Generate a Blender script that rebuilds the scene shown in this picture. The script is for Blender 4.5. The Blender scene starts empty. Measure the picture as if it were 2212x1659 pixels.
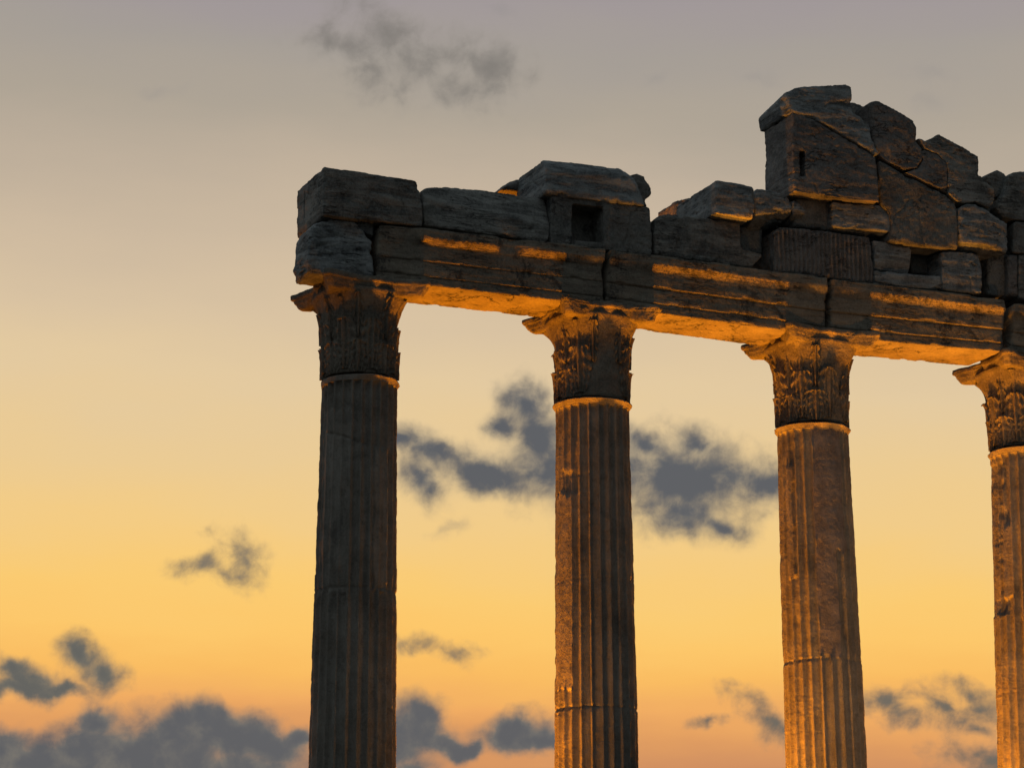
import bpy, bmesh, math, random
import numpy as np
from mathutils import Vector, Matrix
random.seed(7)
R = math.radians
scene = bpy.context.scene
COL = scene.collection

# ------------------------------------------------------------------ camera
F = 5877.0                       # focal length in units of a 2212 px wide picture
TH = R(14.39); BE = R(22.93)
cb, sb = math.cos(BE), math.sin(BE)
X0, Y0, ZC = -1.657, 28.622, 1.6
CX = -(X0 * cb + Y0 * sb); CY = -(-X0 * sb + Y0 * cb)
cam_d = bpy.data.cameras.new('camera'); cam = bpy.data.objects.new('camera', cam_d); COL.objects.link(cam)
cam.location = (CX, CY, ZC)
cam.rotation_euler = (R(90) + TH, 0, -BE)
cam_d.sensor_width = 36; cam_d.lens = F / 2212 * 36
cam_d.clip_start = 0.1; cam_d.clip_end = 5000
scene.camera = cam
FW = np.array([sb * math.cos(TH), cb * math.cos(TH), math.sin(TH)])
RT = np.array([cb, -sb, 0.0])
UP = np.cross(RT, FW)
CAM = np.array([CX, CY, ZC])

def U(px, py, d):
    """where the sight line measured at (px, py) meets the upright plane d metres in front of the colonnade's axis"""
    v = FW + RT * ((px - 1106) / F) - UP * ((py - 829.5) / F)
    t = (-d - CY) / v[1]
    return CAM + v * t
def P(p):
    q = np.asarray(p, float) - CAM
    w = q @ FW
    return 1106 + F * (q @ RT) / w, 829.5 - F * (q @ UP) / w
def depth_to(px, py, d, px2):
    p = U(px, py, d); lo, hi = 0.05, 3.0
    for _ in range(40):
        m = (lo + hi) / 2
        if P(p + np.array([0, m, 0]))[0] > px2: lo = m
        else: hi = m
    return lo

# ------------------------------------------------------------------ noise (numpy)
_rng = np.random.RandomState(3)
_perm = np.tile(_rng.permutation(256), 3)
_grad = _rng.normal(size=(256, 3)); _grad /= np.linalg.norm(_grad, axis=1)[:, None]
def perlin(p):
    i = np.floor(p).astype(int); f = p - i; i &= 255
    w = f * f * f * (f * (f * 6 - 15) + 10)
    def g(a, b, c):
        h = _perm[_perm[_perm[(i[:, 0] + a) & 255] + ((i[:, 1] + b) & 255)] + ((i[:, 2] + c) & 255)]
        return np.einsum('ij,ij->i', _grad[h], f - np.array([a, b, c]))
    x, y, z = w[:, 0], w[:, 1], w[:, 2]
    l = lambda a, b, t: a + (b - a) * t
    return 1.5 * l(l(l(g(0,0,0), g(1,0,0), x), l(g(0,1,0), g(1,1,0), x), y),
                   l(l(g(0,0,1), g(1,0,1), x), l(g(0,1,1), g(1,1,1), x), y), z)
def fbm(p, s, oct=4, off=0.0):
    s = np.asarray(s, float); q = p * s + off; a = 1.0; r = np.zeros(len(p)); t = 0
    for k in range(oct):
        r += a * perlin(q); t += a; a *= .5; q = q * 2.03 + 17.1
    return r / t
sstep = lambda a, b, x: (lambda t: t * t * (3 - 2 * t))(np.clip((x - a) / (b - a), 0, 1))

def vcoords(me):
    a = np.empty(len(me.vertices) * 3); me.vertices.foreach_get('co', a); return a.reshape(-1, 3)
def vnormals(me):
    a = np.empty(len(me.vertices) * 3, dtype=np.float32); me.vertex_normals.foreach_get('vector', a); return a.reshape(-1, 3).astype(float)
def setco(me, a): me.vertices.foreach_set('co', a.reshape(-1)); me.update()
def edges(me):
    a = np.empty(len(me.edges) * 2, dtype=np.int32); me.edges.foreach_get('vertices', a); return a.reshape(-1, 2)
def smooth(co, e, it):
    n = len(co); deg = np.bincount(e.ravel(), minlength=n)[:, None].clip(1)
    for _ in range(it):
        s = np.stack([np.bincount(e[:, 0], co[e[:, 1], k], n) + np.bincount(e[:, 1], co[e[:, 0], k], n) for k in range(3)], 1)
        co = co * .4 + s / deg * .6
    return co

# ------------------------------------------------------------------ materials
def stone(name, light=(.40, .385, .35), dark=(.10, .098, .092), vein=1.0, lichen=.5, seed=0.0, tilt=0.0, bump=1.0, vscale=7.0, col=False):
    m = bpy.data.materials.new(name); m.use_nodes = True
    N = m.node_tree; N.nodes.clear(); L = N.links.new
    n = lambda t: N.nodes.new(t)
    out = n('ShaderNodeOutputMaterial'); bs = n('ShaderNodeBsdfPrincipled')
    bs.inputs['Roughness'].default_value = .92
    bs.inputs['Specular IOR Level'].default_value = .22
    L(bs.outputs[0], out.inputs[0])
    tc = n('ShaderNodeTexCoord')
    def mapping(scale, rot=(0, 0, 0)):
        mp = n('ShaderNodeMapping'); mp.inputs['Scale'].default_value = scale; mp.inputs['Rotation'].default_value = rot
        mp.inputs['Location'].default_value = (seed, seed * .7, seed * 1.3)
        L(tc.outputs['Object'], mp.inputs[0]); return mp.outputs[0]
    def noise(vec, scale, detail=6, rough=.6, dist=0.0):
        q = n('ShaderNodeTexNoise'); q.inputs['Scale'].default_value = scale; q.inputs['Detail'].default_value = detail
        q.inputs['Roughness'].default_value = rough; q.inputs['Distortion'].default_value = dist
        L(vec, q.inputs['Vector']); return q.outputs['Fac']
    def mr(v, a, b, c=0, d=1):
        q = n('ShaderNodeMapRange'); q.interpolation_type = 'SMOOTHSTEP'
        for i, k in enumerate((a, b, c, d)): q.inputs[i + 1].default_value = k
        L(v, q.inputs[0]); return q.outputs[0]
    def math_(op, a, b):
        q = n('ShaderNodeMath'); q.operation = op
        for i, k in enumerate((a, b)):
            if isinstance(k, (int, float)): q.inputs[i].default_value = k
            else: L(k, q.inputs[i])
        return q.outputs[0]
    def mix(f, a, b):
        q = n('ShaderNodeMix'); q.data_type = 'RGBA'
        for k, s in ((f, 0), (a, 6), (b, 7)):
            if isinstance(k, tuple): q.inputs[s].default_value = (*k, 1)
            elif isinstance(k, (int, float)): q.inputs[s].default_value = k
            else: L(k, q.inputs[s])
        return q.outputs[2]
    base = mapping((1, 1, 1))
    vein_v = mapping((1, 1, vscale) if not col else (7, 7, .6), (tilt, tilt * .6, 0))
    v1 = noise(vein_v, 1.6, 7, .62, .6)
    v2 = noise(vein_v, 6.0, 5, .6, .3)
    big = noise(base, 1.1, 5, .6, .4)
    mid = noise(base, 5.5, 7, .68, .2)
    fine = noise(base, 42, 5, .7)
    f = math_('ADD', math_('MULTIPLY', mr(v1, .36, .64), .5 * vein), math_('MULTIPLY', mr(mid, .33, .67), .30))
    f = math_('ADD', f, math_('MULTIPLY', mr(big, .36, .66), .35))
    f = math_('ADD', f, math_('MULTIPLY', math_('SUBTRACT', v2, .5), .6 * vein))
    f = math_('ADD', f, math_('MULTIPLY', math_('SUBTRACT', fine, .5), .8 if col else 1.5))
    c = mix(f, dark, light)
    # rusty tinge in patches, black lichen crust in others
    c = mix(math_('MULTIPLY', mr(noise(base, 2.3, 4, .6), .52, .68), .2), c, (.25, .18, .13))
    li = math_('MULTIPLY', mr(noise(base, 3.4, 9, .78, .3), .53, .62), lichen)
    c = mix(li, c, (.035, .036, .038))
    # fine dark fissures along the bedding
    rg = math_('ABSOLUTE', math_('SUBTRACT', noise(vein_v, 2.6, 5, .55, .5), .5), 0)
    fis = math_('MULTIPLY', mr(rg, .0, .016, 1, 0), mr(noise(base, 1.9, 3, .5), .48, .60))
    c = mix(math_('MULTIPLY', fis, .75 * (0 if col or name.startswith('carved') else 1)), c, (.03, .03, .03))
    if col:     # mended stretches of the shaft are of another, greyer stone
        at = n('ShaderNodeAttribute'); at.attribute_name = 'mend'
        c = mix(math_('MULTIPLY', at.outputs['Fac'], .85), c, mix(mr(mid, .3, .7), (.17, .145, .14), (.30, .255, .24)))
    L(c, bs.inputs['Base Color'])
    h = math_('ADD', math_('MULTIPLY', fine, .35), math_('MULTIPLY', mid, .9))
    h = math_('ADD', h, math_('MULTIPLY', v1, .7 * vein * (.25 if col else 1)))
    h = math_('ADD', h, math_('MULTIPLY', mr(noise(base, 75, 3, .6), .25, .45), .16))
    h = math_('SUBTRACT', h, math_('MULTIPLY', fis, .5 * (0 if col or name.startswith('carved') else 1)))
    b = n('ShaderNodeBump'); b.inputs['Strength'].default_value = 1.0; b.inputs['Distance'].default_value = .036 * bump
    L(h, b.inputs['Height']); L(b.outputs[0], bs.inputs['Normal'])
    return m
M = dict(
    grey=stone('weathered_grey_marble', seed=1),
    blue=stone('pale_veined_marble', light=(.46, .47, .46), dark=(.13, .138, .14), vein=1.3, lichen=.25, seed=5, tilt=.12),
    rough=stone('pitted_grey_stone', vein=.35, lichen=.75, seed=9, bump=1.4, vscale=3),
    warm=stone('warm_brown_stone', light=(.37, .345, .325), dark=(.145, .135, .128), vein=.6, lichen=.35, seed=14, bump=1.2, vscale=4),
    tilted=stone('obliquely_veined_marble', vein=1.2, lichen=.3, seed=21, tilt=.5),
    beam=stone('architrave_marble', light=(.38, .33, .26), dark=(.15, .13, .105), vein=.7, lichen=.7, seed=30, vscale=9),
    shaft=stone('column_marble', light=(.37, .335, .29), dark=(.17, .15, .125), vein=.5, lichen=.28, seed=40, col=True, bump=.65),
    cap=stone('carved_capital_marble', light=(.40, .35, .28), dark=(.14, .122, .10), vein=.3, lichen=.22, seed=50, bump=1.1, vscale=2),
)
def plain(name, c, rough=.8, metal=0.0):
    m = bpy.data.materials.new(name); m.use_nodes = True; b = m.node_tree.nodes['Principled BSDF']
    tc = m.node_tree.nodes.new('ShaderNodeTexCoord'); q = m.node_tree.nodes.new('ShaderNodeTexNoise'); q.inputs['Scale'].default_value = 9
    mx = m.node_tree.nodes.new('ShaderNodeMix'); mx.data_type = 'RGBA'
    mx.inputs[6].default_value = (*[k * .7 for k in c], 1); mx.inputs[7].default_value = (*[min(1, k * 1.25) for k in c], 1)
    m.node_tree.links.new(tc.outputs['Object'], q.inputs[0]); m.node_tree.links.new(q.outputs['Fac'], mx.inputs[0])
    m.node_tree.links.new(mx.outputs[2], b.inputs['Base Color'])
    b.inputs['Roughness'].default_value = rough; b.inputs['Metallic'].default_value = metal
    return m

# ------------------------------------------------------------------ object helpers
def tag(o, label, cat, group=None):
    o['label'] = label; o['category'] = cat
    if group: o['group'] = group
    return o
def obj(name, me, mat, parent=None, loc=(0, 0, 0), smooth_=True):
    o = bpy.data.objects.new(name, me); COL.objects.link(o); me.name = name
    if mat: me.materials.clear(); me.materials.append(mat)
    if smooth_: me.polygons.foreach_set('use_smooth', [True] * len(me.polygons))
    o.location = loc
    if parent: o.parent = parent
    return o
def grid_mesh(Pg, closeu=False, capends=False):
    """Pg: (nv, nu, 3) points -> quads"""
    nv, nu, _ = Pg.shape
    me = bpy.data.meshes.new('g')
    vs = Pg.reshape(-1, 3).tolist(); fs = []
    for j in range(nv - 1):
        for i in range(nu - (0 if closeu else 1)):
            k = (i + 1) % nu
            fs.append((j * nu + i, j * nu + k, (j + 1) * nu + k, (j + 1) * nu + i))
    if capends:
        for j, flip in ((0, True), (nv - 1, False)):
            c = len(vs); vs.append(Pg[j].mean(0).tolist())
            for i in range(nu):
                a, b = j * nu + i, j * nu + (i + 1) % nu
                fs.append((b, a, c) if flip else (a, b, c))
    me.from_pydata(vs, [], fs); me.update()
    return me
def voxel(me, size):
    o = bpy.data.objects.new('tmp', me); COL.objects.link(o)
    md = o.modifiers.new('r', 'REMESH'); md.mode = 'VOXEL'; md.voxel_size = size; md.adaptivity = 0
    dg = bpy.context.evaluated_depsgraph_get()
    r = bpy.data.meshes.new_from_object(o.evaluated_get(dg))
    bpy.data.objects.remove(o)
    return r
def wear(me, seed=0.0, amp=.8, rnd=1.0, strata=1.0, tilt=0.0, chip=1.0, world=(0, 0, 0)):
    co = vcoords(me); nr = vnormals(me); W = co + np.array(world) + seed * 3.7
    e = edges(me)
    sm = smooth(co.copy(), e, 9)
    t = np.clip(.22 + .5 * rnd * fbm(W, 2.6, 3) * 2 + .1, 0, 1)[:, None] * rnd
    edgeness = np.clip(np.linalg.norm(sm - co, axis=1) / .012, 0, 1)
    co2 = co * (1 - t.clip(0, 1)) + sm * t.clip(0, 1)
    q = W.copy(); q[:, 2] += tilt * q[:, 0]
    d = .016 * amp * fbm(W, 1.7, 3) + .011 * strata * amp * fbm(q, (1.3, 1.3, 13), 4, 5) + .0075 * amp * fbm(W, 20, 4, 9)
    c = np.clip(fbm(W, 5.5, 4, 31) - .12, 0, 1)
    d -= chip * c * (.02 + .16 * edgeness) * amp
    crk = np.clip(1 - np.abs(fbm(q, (.9, .9, 4.2), 4, 41)) * 22, 0, 1) * sstep(-.05, .15, fbm(W, 1.6, 2, 51))
    crv = np.clip(1 - np.abs(fbm(W, (2.4, 2.4, 1.1), 3, 61)) * 30, 0, 1) * sstep(.08, .22, fbm(W, 1.3, 2, 71))
    d -= .020 * np.maximum(crk * strata, crv) * amp
    setco(me, co2 + nr * d[:, None])
    return me

def block(name, label, poly, d, depth, mat, cat='stone block', vox=.0165, holes=(), cuts=(), seed=None, group='stone blocks of the ruined entablature', extra=(), **kw):
    """poly: front outline; d: how far in front of the colonnade axis the front face stands"""
    global _bs
    bm = bmesh.new()
    def prism(poly, d, depth, taper=1.0):
        f = [Vector(U(x, y, d)) for x, y in poly]
        if callable(depth): depth = depth()
        fv = [bm.verts.new(p) for p in f]; bv = [bm.verts.new(p + Vector((0, depth, 0))) for p in f]
        bm.faces.new(fv); bm.faces.new(bv[::-1])
        for i in range(len(f)):
            j = (i + 1) % len(f); bm.faces.new((fv[j], fv[i], bv[i], bv[j]))
    prism(poly, d, depth)
    # planar breaks: three points (x, y, d) each, the side holding 'out' falls away
    for a, b, c, out in cuts:
        A, B, C_, O = (Vector(U(*q)) for q in (a, b, c, out))
        nn = (B - A).cross(C_ - A).normalized()
        if nn.dot(O - A) < 0: nn = -nn
        r = bmesh.ops.bisect_plane(bm, geom=bm.verts[:] + bm.edges[:] + bm.faces[:], plane_co=A, plane_no=nn, clear_outer=True)
        ed = [e for e in r['geom_cut'] if isinstance(e, bmesh.types.BMEdge)]
        bmesh.ops.contextual_create(bm, geom=ed)
    bmesh.ops.recalc_face_normals(bm, faces=bm.faces)
    me = bpy.data.meshes.new('b'); bm.to_mesh(me); bm.free()
    for hp, hd, hdep in holes:
        hb = bmesh.new()
        f = [Vector(U(x, y, hd)) for x, y in hp]
        fv = [hb.verts.new(p) for p in f]; bv = [hb.verts.new(p + Vector((0, hdep, 0))) for p in f]
        hb.faces.new(fv); hb.faces.new(bv[::-1])
        for i in range(len(f)):
            j = (i + 1) % len(f); hb.faces.new((fv[j], fv[i], bv[i], bv[j]))
        bmesh.ops.recalc_face_normals(hb, faces=hb.faces)
        me = boolean(me, hb)
    for eb in extra: me = boolean(me, eb)
    me = voxel(me, vox)
    seed = seed if seed is not None else random.random() * 10
    wear(me, seed=seed, **kw)
    co = vcoords(me); base = np.array([co[:, 0].mean(), co[:, 1].mean(), co[:, 2].min()])
    setco(me, co - base)
    o = obj(name, me, M[mat], None, base)
    tag(o, label, cat, group)
    return o
def boolean(me, hb):
    hm = bpy.data.meshes.new('h'); hb.to_mesh(hm); hb.free()
    a = bpy.data.objects.new('a', me); b = bpy.data.objects.new('b', hm); COL.objects.link(a); COL.objects.link(b)
    md = a.modifiers.new('x', 'BOOLEAN'); md.operation = 'DIFFERENCE'; md.object = b; md.solver = 'EXACT'
    r = bpy.data.meshes.new_from_object(a.evaluated_get(bpy.context.evaluated_depsgraph_get()))
    bpy.data.objects.remove(a); bpy.data.objects.remove(b)
    return r

# ------------------------------------------------------------------ the architrave
FD, BD = .44, .28            # fascia in front of / back face behind the axis
def beam(label, x0, x1, tl, bl, tr, br, seed, broken=(), mat='beam', ragged=(.03, .03), ledge=1.0):
    """a three-stepped beam; tl.. are the measured heights of its front corners"""
    a0, a1 = U(x0, bl, FD), U(x1, br, FD)
    zt0, zt1 = U(x0, tl, FD + .07)[2], U(x1, tr, FD + .07)[2]
    z0, z1 = a0[2], a1[2]
    H0, H1 = zt0 - z0, zt1 - z1
    # profile (y offset from the fascia, height fraction)
    prof = [(BD + FD, 0), (0, 0), (0, .150), (.012, .156), (-.013, .166), (-.013, .418), (.000, .426), (-.032, .438), (-.032, .715), (-.046, .727), (-.046, .742), (-.064, .77), (-.086, .815), (-.094, .832), (-.094, 1.0), (BD + FD, 1.0)]
    prof = [(a + .013 * (1 - ledge) if -.014 < a < 0 else a + .026 * (1 - ledge) if -.034 < a < -.014 else a, b) for a, b in prof]
    pts = []
    for i in range(len(prof)):
        (ya, ta), (yb, tb) = prof[i], prof[(i + 1) % len(prof)]
        L = math.hypot(ya - yb, (ta - tb) * .62); n = max(1, int(L / .013) if i not in (0, len(prof) - 1, len(prof) - 2) else int(L / .02))
        for k in range(n): pts.append((ya + (yb - ya) * k / n, ta + (tb - ta) * k / n))
    pts = np.array(pts); nx = int((a1[0] - a0[0]) / .015)
    G = np.zeros((nx + 1, len(pts), 3))
    for j in range(nx + 1):
        t = j / nx; x = a0[0] + (a1[0] - a0[0]) * t
        px = x0 + (x1 - x0) * t
        y = -FD + pts[:, 0].copy()
        over = 1.0
        for bx0, bx1, amt in broken:
            w_ = float(sstep(bx0 - 16, bx0 + 16, px) * (1 - sstep(bx1 - 22, bx1 + 22, px)))
            over -= w_ * amt
        over *= 1 - .45 * float(sstep(.0, .35, np.array([math.sin(x * 2.1 + seed) * .3 + math.sin(x * 5.3 + seed * 2) * .15]))[0])
        crown = (pts[:, 1] > .705) & (pts[:, 0] < 0)
        y[crown] = -FD - .03 + (pts[crown, 0] + .03) * over
        eg = (pts[:, 1] > .745) & (pts[:, 1] < .83) & (pts[:, 0] < 0)
        y[eg] += over * (.007 * math.sin(x * 2 * math.pi / .085) + .004 * math.sin(x * 2 * math.pi / .031))
        z = z0 + (z1 - z0) * t + pts[:, 1] * (H0 + (H1 - H0) * t)
        G[j, :, 0] = x; G[j, :, 1] = y; G[j, :, 2] = z
    # ragged ends
    for j in range(nx + 1):
        dl = j / nx * (a1[0] - a0[0]); dr = (a1[0] - a0[0]) - dl
        row = G[j]
        if dl < .25: row[:, 0] += ragged[0] * (1 - dl / .25) * (fbm(row * np.array([0, 1, 1]) + seed, 4, 3) + .5)
        if dr < .25: row[:, 0] -= ragged[1] * (1 - dr / .25) * (fbm(row * np.array([0, 1, 1]) + seed + 9, 4, 3) + .5)
    me = grid_mesh(G[:, ::-1], closeu=True, capends=True)
    bm = bmesh.new(); bm.from_mesh(me); bmesh.ops.recalc_face_normals(bm, faces=bm.faces); bm.to_mesh(me); bm.free()
    co = vcoords(me); nr = vnormals(me); e = edges(me); W = co + seed
    sm = smooth(co.copy(), e, 6)
    ed = np.clip(np.linalg.norm(sm - co, axis=1) / .008, 0, 1)
    ch = np.clip(fbm(W, 4.5, 4) - .10, 0, 1)
    t = np.clip(ch * 4 * ed + .15, 0, .95)[:, None]
    co = co * (1 - t) + sm * t
    d = .010 * fbm(W, 1.5, 3) + .006 * fbm(W, (1.5, 1.5, 18), 3) + .005 * fbm(W, 24, 3) - ch * ed * .06
    co = co + nr * d[:, None]
    base = np.array([co[:, 0].mean(), 0, co[:, 2].min()]); setco(me, co - base)
    o = obj('architrave_beam', me, M[mat], None, base)
    tag(o, label, 'stone beam', 'stepped beams of the architrave')
    return o
B1 = beam('long stepped marble beam spanning the leftmost two columns, crown moulding partly broken off', 812, 1307, 482, 604.6, 538, 661, 1.3,
     broken=[(800, 892, .95), (1068, 1118, 1.0)], ledge=.6)
B2 = beam('stepped marble beam in the middle, from above the second column to above the third', 1309.5, 1787, 538.3, 661.3, 600.5, 726.5, 4.1, broken=[(1325, 1395, .6)])
B3 = beam('stepped marble beam lit orange along its crown, between the third column and the right edge column', 1790.5, 2171, 601, 726.8, 649, 760.5, 7.7)
B4 = beam('end of a stepped marble beam cut by the right picture edge, across a gap from its neighbour', 2177, 2430, 655, 762, 682, 790, 11.2, ragged=(.12, .05))

# ------------------------------------------------------------------ the blocks on top
FB = .47
blk = block
A = blk('frieze_block', 'big squared corner block with a slot in its end face, at the far left',
    [(699,358),(733,364),(785,371),(830,374),(876,379),(896,384),(904,397),(907,412),(913,440),(914,489),(840,481),(769,474),(699,465)],
    FB+.03, depth_to(699, 358, FB+.03, 640), 'grey', strata=1.1, tilt=.1,
    cuts=[((699,358,FB+.03),(780,371,FB+.03),(640,398,-.5),(690,340,-.3))])
# slot in A's end face: cut with a thin box
def slot(o, box):
    hb = bmesh.new(); bmesh.ops.create_cube(hb, size=1)
    x0, x1, y0, y1, z0, z1 = box
    for v in hb.verts: v.co = Vector((x0 if v.co.x < 0 else x1, y0 if v.co.y < 0 else y1, z0 if v.co.z < 0 else z1)) - o.location
    me = boolean(o.data, hb); mat = o.data.materials[0]
    o.data = me; me.name = o.name; me.polygons.foreach_set('use_smooth', [True] * len(me.polygons))
pa = U(699, 440, FB+.03)
slot(A, (pa[0] - .1, pa[0] + .1, pa[1] + .62, pa[1] + .66, pa[2] + .02, pa[2] + .34))
slot(A, (pa[0] - .1, pa[0] + .06, pa[1] + .30, pa[1] + .325, pa[2] + .29, pa[2] + .32))
slot(A, (pa[0] - .1, pa[0] + .06, pa[1] + .33, pa[1] + .355, pa[2] + .02, pa[2] + .05))

blk('broken_architrave_end', 'weathered rounded beam stub on the first column, left of the long stepped beam',
    [(674,488),(684,481),(699,473),(722,471),(742,471),(766,479),(779,491),(795,512),(806,520),(802,545),(807,565),(808,598),(770,600),(709,596),(690,592),(668,590),(664,560),(668,530),(670,505)],
    .42, .5, 'blue', tilt=-.12, rnd=1.3, strata=1.8, cat='stone beam')
blk('stone_chip', 'small pale stone chunk wedged between the corner block and the long stepped beam',
    [(768,478),(809,482),(810,512),(796,508),(780,496)], .36, .35, 'blue', rnd=1.2, vox=.012)
blk('frieze_block', 'long low block with an oblique break across its top, second from the left end',
    [(915,409),(925,401),(948,398),(971,397),(1010,400),(1048,402),(1085,406.5),(1115,411.7),(1178,415.6),(1190,421),(1190,470),(1187,518),(1176,524),(1110,514),(1062,507),(1000,499),(917,487),(914,450)],
    FB, .8, 'tilted', tilt=.3,
    cuts=[((930,430,FB),(1100,470,FB),(1010,398,FB-.16),(1000,400,FB+.1))] )
blk('frieze_block', 'block pierced by a deep square recess, under the trapezoid capping stone',
    [(1193,421),(1220,422),(1250,426),(1318,434),(1362,441),(1396,446),(1404,450),(1405,470),(1408,500),(1410,540),(1405,551),(1360,546),(1300,538),(1240,531),(1188,524),(1190,470)],
    FB, .85, 'rough', strata=.5, vox=.012, chip=.7,
    holes=[([(1253,430),(1320,437),(1320,512),(1253,505)], FB+.2, .55), ([(1253,503),(1318,511),(1318,560),(1253,560)], FB+.2, .235), ([(1248.5,424),(1253,424),(1253,534),(1248.5,534)], FB+.2, .225)])
blk('capping_block', 'wide trapezoid capping stone on top of the block with the square recess',
    [(1178.6,341),(1220,346),(1260,350),(1295,354.6),(1343,360),(1363,377),(1377,396),(1381,409),(1388,425),(1394,444),(1321,437),(1254,429),(1178.6,417)],
    FB+.04, depth_to(1178, 341, FB+.04, 1114), 'blue', strata=1.3,
    cuts=[((1178.6,360,FB+.04),(1350,380,FB+.04),(1200,342,FB-.06),(1220,340,FB+.05))])
blk('rubble_stone', 'brown stone just peeking out behind the left end of the trapezoid capping stone',
    [(1085,407),(1097,393),(1110,387),(1150,384),(1150,412)], -.28, .5, 'warm', rnd=1.2)
blk('boulder', 'rounded dark boulder leaning against the right end of the trapezoid capping stone',
    [(1355,376),(1366,377),(1377,374),(1390,380),(1398,391),(1408,411),(1404,423),(1396,431),(1397,446),(1360,444)],
    FB-.18, .5, 'rough', rnd=2.0, vox=.014, cat='boulder')
blk('frieze_block', 'dark low block with a rounded left shoulder and a toe at its lower right',
    [(1415,478),(1417,471),(1426,465),(1440,462),(1459,461),(1495,467),(1534,471.6),(1570,476),(1599,481),(1601,493),(1602,537),(1625,542),(1647,548),(1647,557),(1633,568),(1626,578),(1560,570),(1495,561.6),(1440,554),(1415,550),(1413,511)],
    FB, .8, 'grey', strata=.7)
G = blk('capping_block', 'peaked four-sided block with an orange-lit underside, above the dark low block',
    [(1547,388),(1572,393),(1599,397),(1626,402),(1630,410),(1632,442),(1628,473),(1590,468),(1544,462),(1546,425)],
    FB+.14, depth_to(1547, 389, FB+.14, 1458), 'blue', strata=1.0)
blk('rubble_stone', 'reddish stone end sticking out behind the peaked block at its lower left',
    [(1458,434),(1500,425),(1500,466),(1459,466)], -.66, .48, 'warm')
blk('rubble_stone', 'dark recessed stone in the gap between the toed block and the ribbed block',
    [(1598,488),(1648,494),(1646,548),(1600,545)], FB-.22, .5, 'rough')
blk('rubble_stone', 'shadowed stone at the back of the dark gap left of the ribbed block',
    [(1600,476),(1680,486),(1690,585),(1625,577)], -.05, .4, 'rough')
blk('boulder', 'round-bellied boulder lit orange below, between the peaked block and the slotted gable block',
    [(1633,409),(1640,406),(1655,408.5),(1680,414),(1704,425),(1713,447),(1712,463),(1702,474),(1682,478),(1664,483),(1645,486),(1632,480),(1632,447)],
    FB+.03, .7, 'blue', rnd=2.2, amp=1.5, cat='boulder',
    cuts=[((1632,462,FB+.03),(1712,455,FB+.03),(1670,484,FB-.15),(1670,490,FB+.1))])
blk('rubble_stone', 'small pointed stone squeezed under the slotted gable block',
    [(1712,433),(1730,440),(1741,458),(1737,472),(1717,476),(1713,460)], FB+.04, .4, 'blue', rnd=1.6, vox=.012,
    cuts=[((1713,462,FB+.04),(1741,462,FB+.04),(1730,478,FB-.1),(1730,480,FB+.1))])
H = blk('gable_block', 'huge gable block with a narrow upright slot in its face',
    [(1712,244),(1735,250),(1756,258),(1816,293),(1860,320),(1892,339),(1896,378),(1901,438),(1800,426),(1716,414),(1713,330)],
    FB+.16, depth_to(1712, 300, FB+.16, 1651), 'warm', strata=.8, vox=.012, chip=.6, rnd=.8,
    holes=[([(1740,318),(1753,318),(1752,372),(1742,371)], FB+.3, .36)])
blk('cornice_block', 'topmost crown block overhanging the slotted gable block, with an orange-lit left tip',
    [(1698,197),(1715,191),(1730,188),(1779,185),(1828,182),(1839,188),(1841,204),(1839,220),(1841,244),(1862,253),(1880,270),(1884,300),(1902,333),(1890,334),(1852,309),(1816,290),(1785,270),(1756,256),(1706,241)],
    FB+.165, depth_to(1698, 200, FB+.165, 1634), 'blue', strata=1.3, tilt=-.1,
    cuts=[((1698,197,FB+.165),(1698,197,-.1),(1660,235,-.6),(1640,180,-.5))])
J = blk('cornice_block', 'leaning rounded cornice block just right of the topmost crown block',
    [(1876,224),(1886,219),(1897,218),(1933,236.6),(1955,248),(1975,261),(1980,273),(1980,307),(1992,319),(1994,344),(1983,363),(1954,367),(1922,353),(1903,338),(1889,310),(1883,275)],
    FB+.115, .75, 'warm', strata=.5)
blk('rubble_stone', 'dark stone filling the notch between the topmost crown block and the leaning cornice block',
    [(1838,221),(1856,224),(1871,229),(1886,222),(1896,330),(1864,290),(1840,250)], FB-.2, .6, 'grey')
blk('cornice_block', 'pale brown wedge under the leaning cornice block, along the oblique crack',
    [(1984,330),(1996,322),(2026,333),(2047,355),(2049,416),(2000,394),(1955,373),(1984,364),(1995,344)], FB+.108, .7, 'warm', strata=.5)
blk('cornice_block', 'peaked dark cornice block stepping down the right slope of the gable',
    [(1982,297),(1999,305),(2028,289.6),(2065,309.7),(2092,324),(2115,338),(2116,358),(2114,378),(2147,407),(2151,427),(2145,440),(2138,450),(2106,436),(2083,440),(2065,433),(2049,418),(2047,355),(2026,333),(1998,321)],
    FB+.108, .8, 'tilted', tilt=.4)
blk('tympanum_block', 'large slanting gable-field block below the oblique crack',
    [(1898,345),(1951,375),(2000,400),(2048,424),(2066,440),(2070,476),(2072,539),(2037,536),(1977,530),(1922,520),(1927,484),(1919,456),(1904,442),(1899,380)],
    FB+.10, .75, 'rough', strata=.4)
blk('frieze_block', 'plain recessed stone under the slotted gable block, above the ribbed block',
    [(1719,429),(1760,432),(1798,436),(1796,499),(1750,494),(1716,489)], FB-.05, .7, 'rough')
blk('frieze_block', 'moulded stone with a broken rounded right end, below the slotted gable block',
    [(1799,435),(1850,439),(1899,443),(1915,455),(1925,481),(1922,504),(1913,519),(1880,510),(1840,505),(1797,501)],
    FB+.06, .7, 'blue', rnd=1.6,
    cuts=[((1800,490,FB+.06),(1920,500,FB+.06),(1860,512,FB-.12),(1860,520,FB+.1))])
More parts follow.
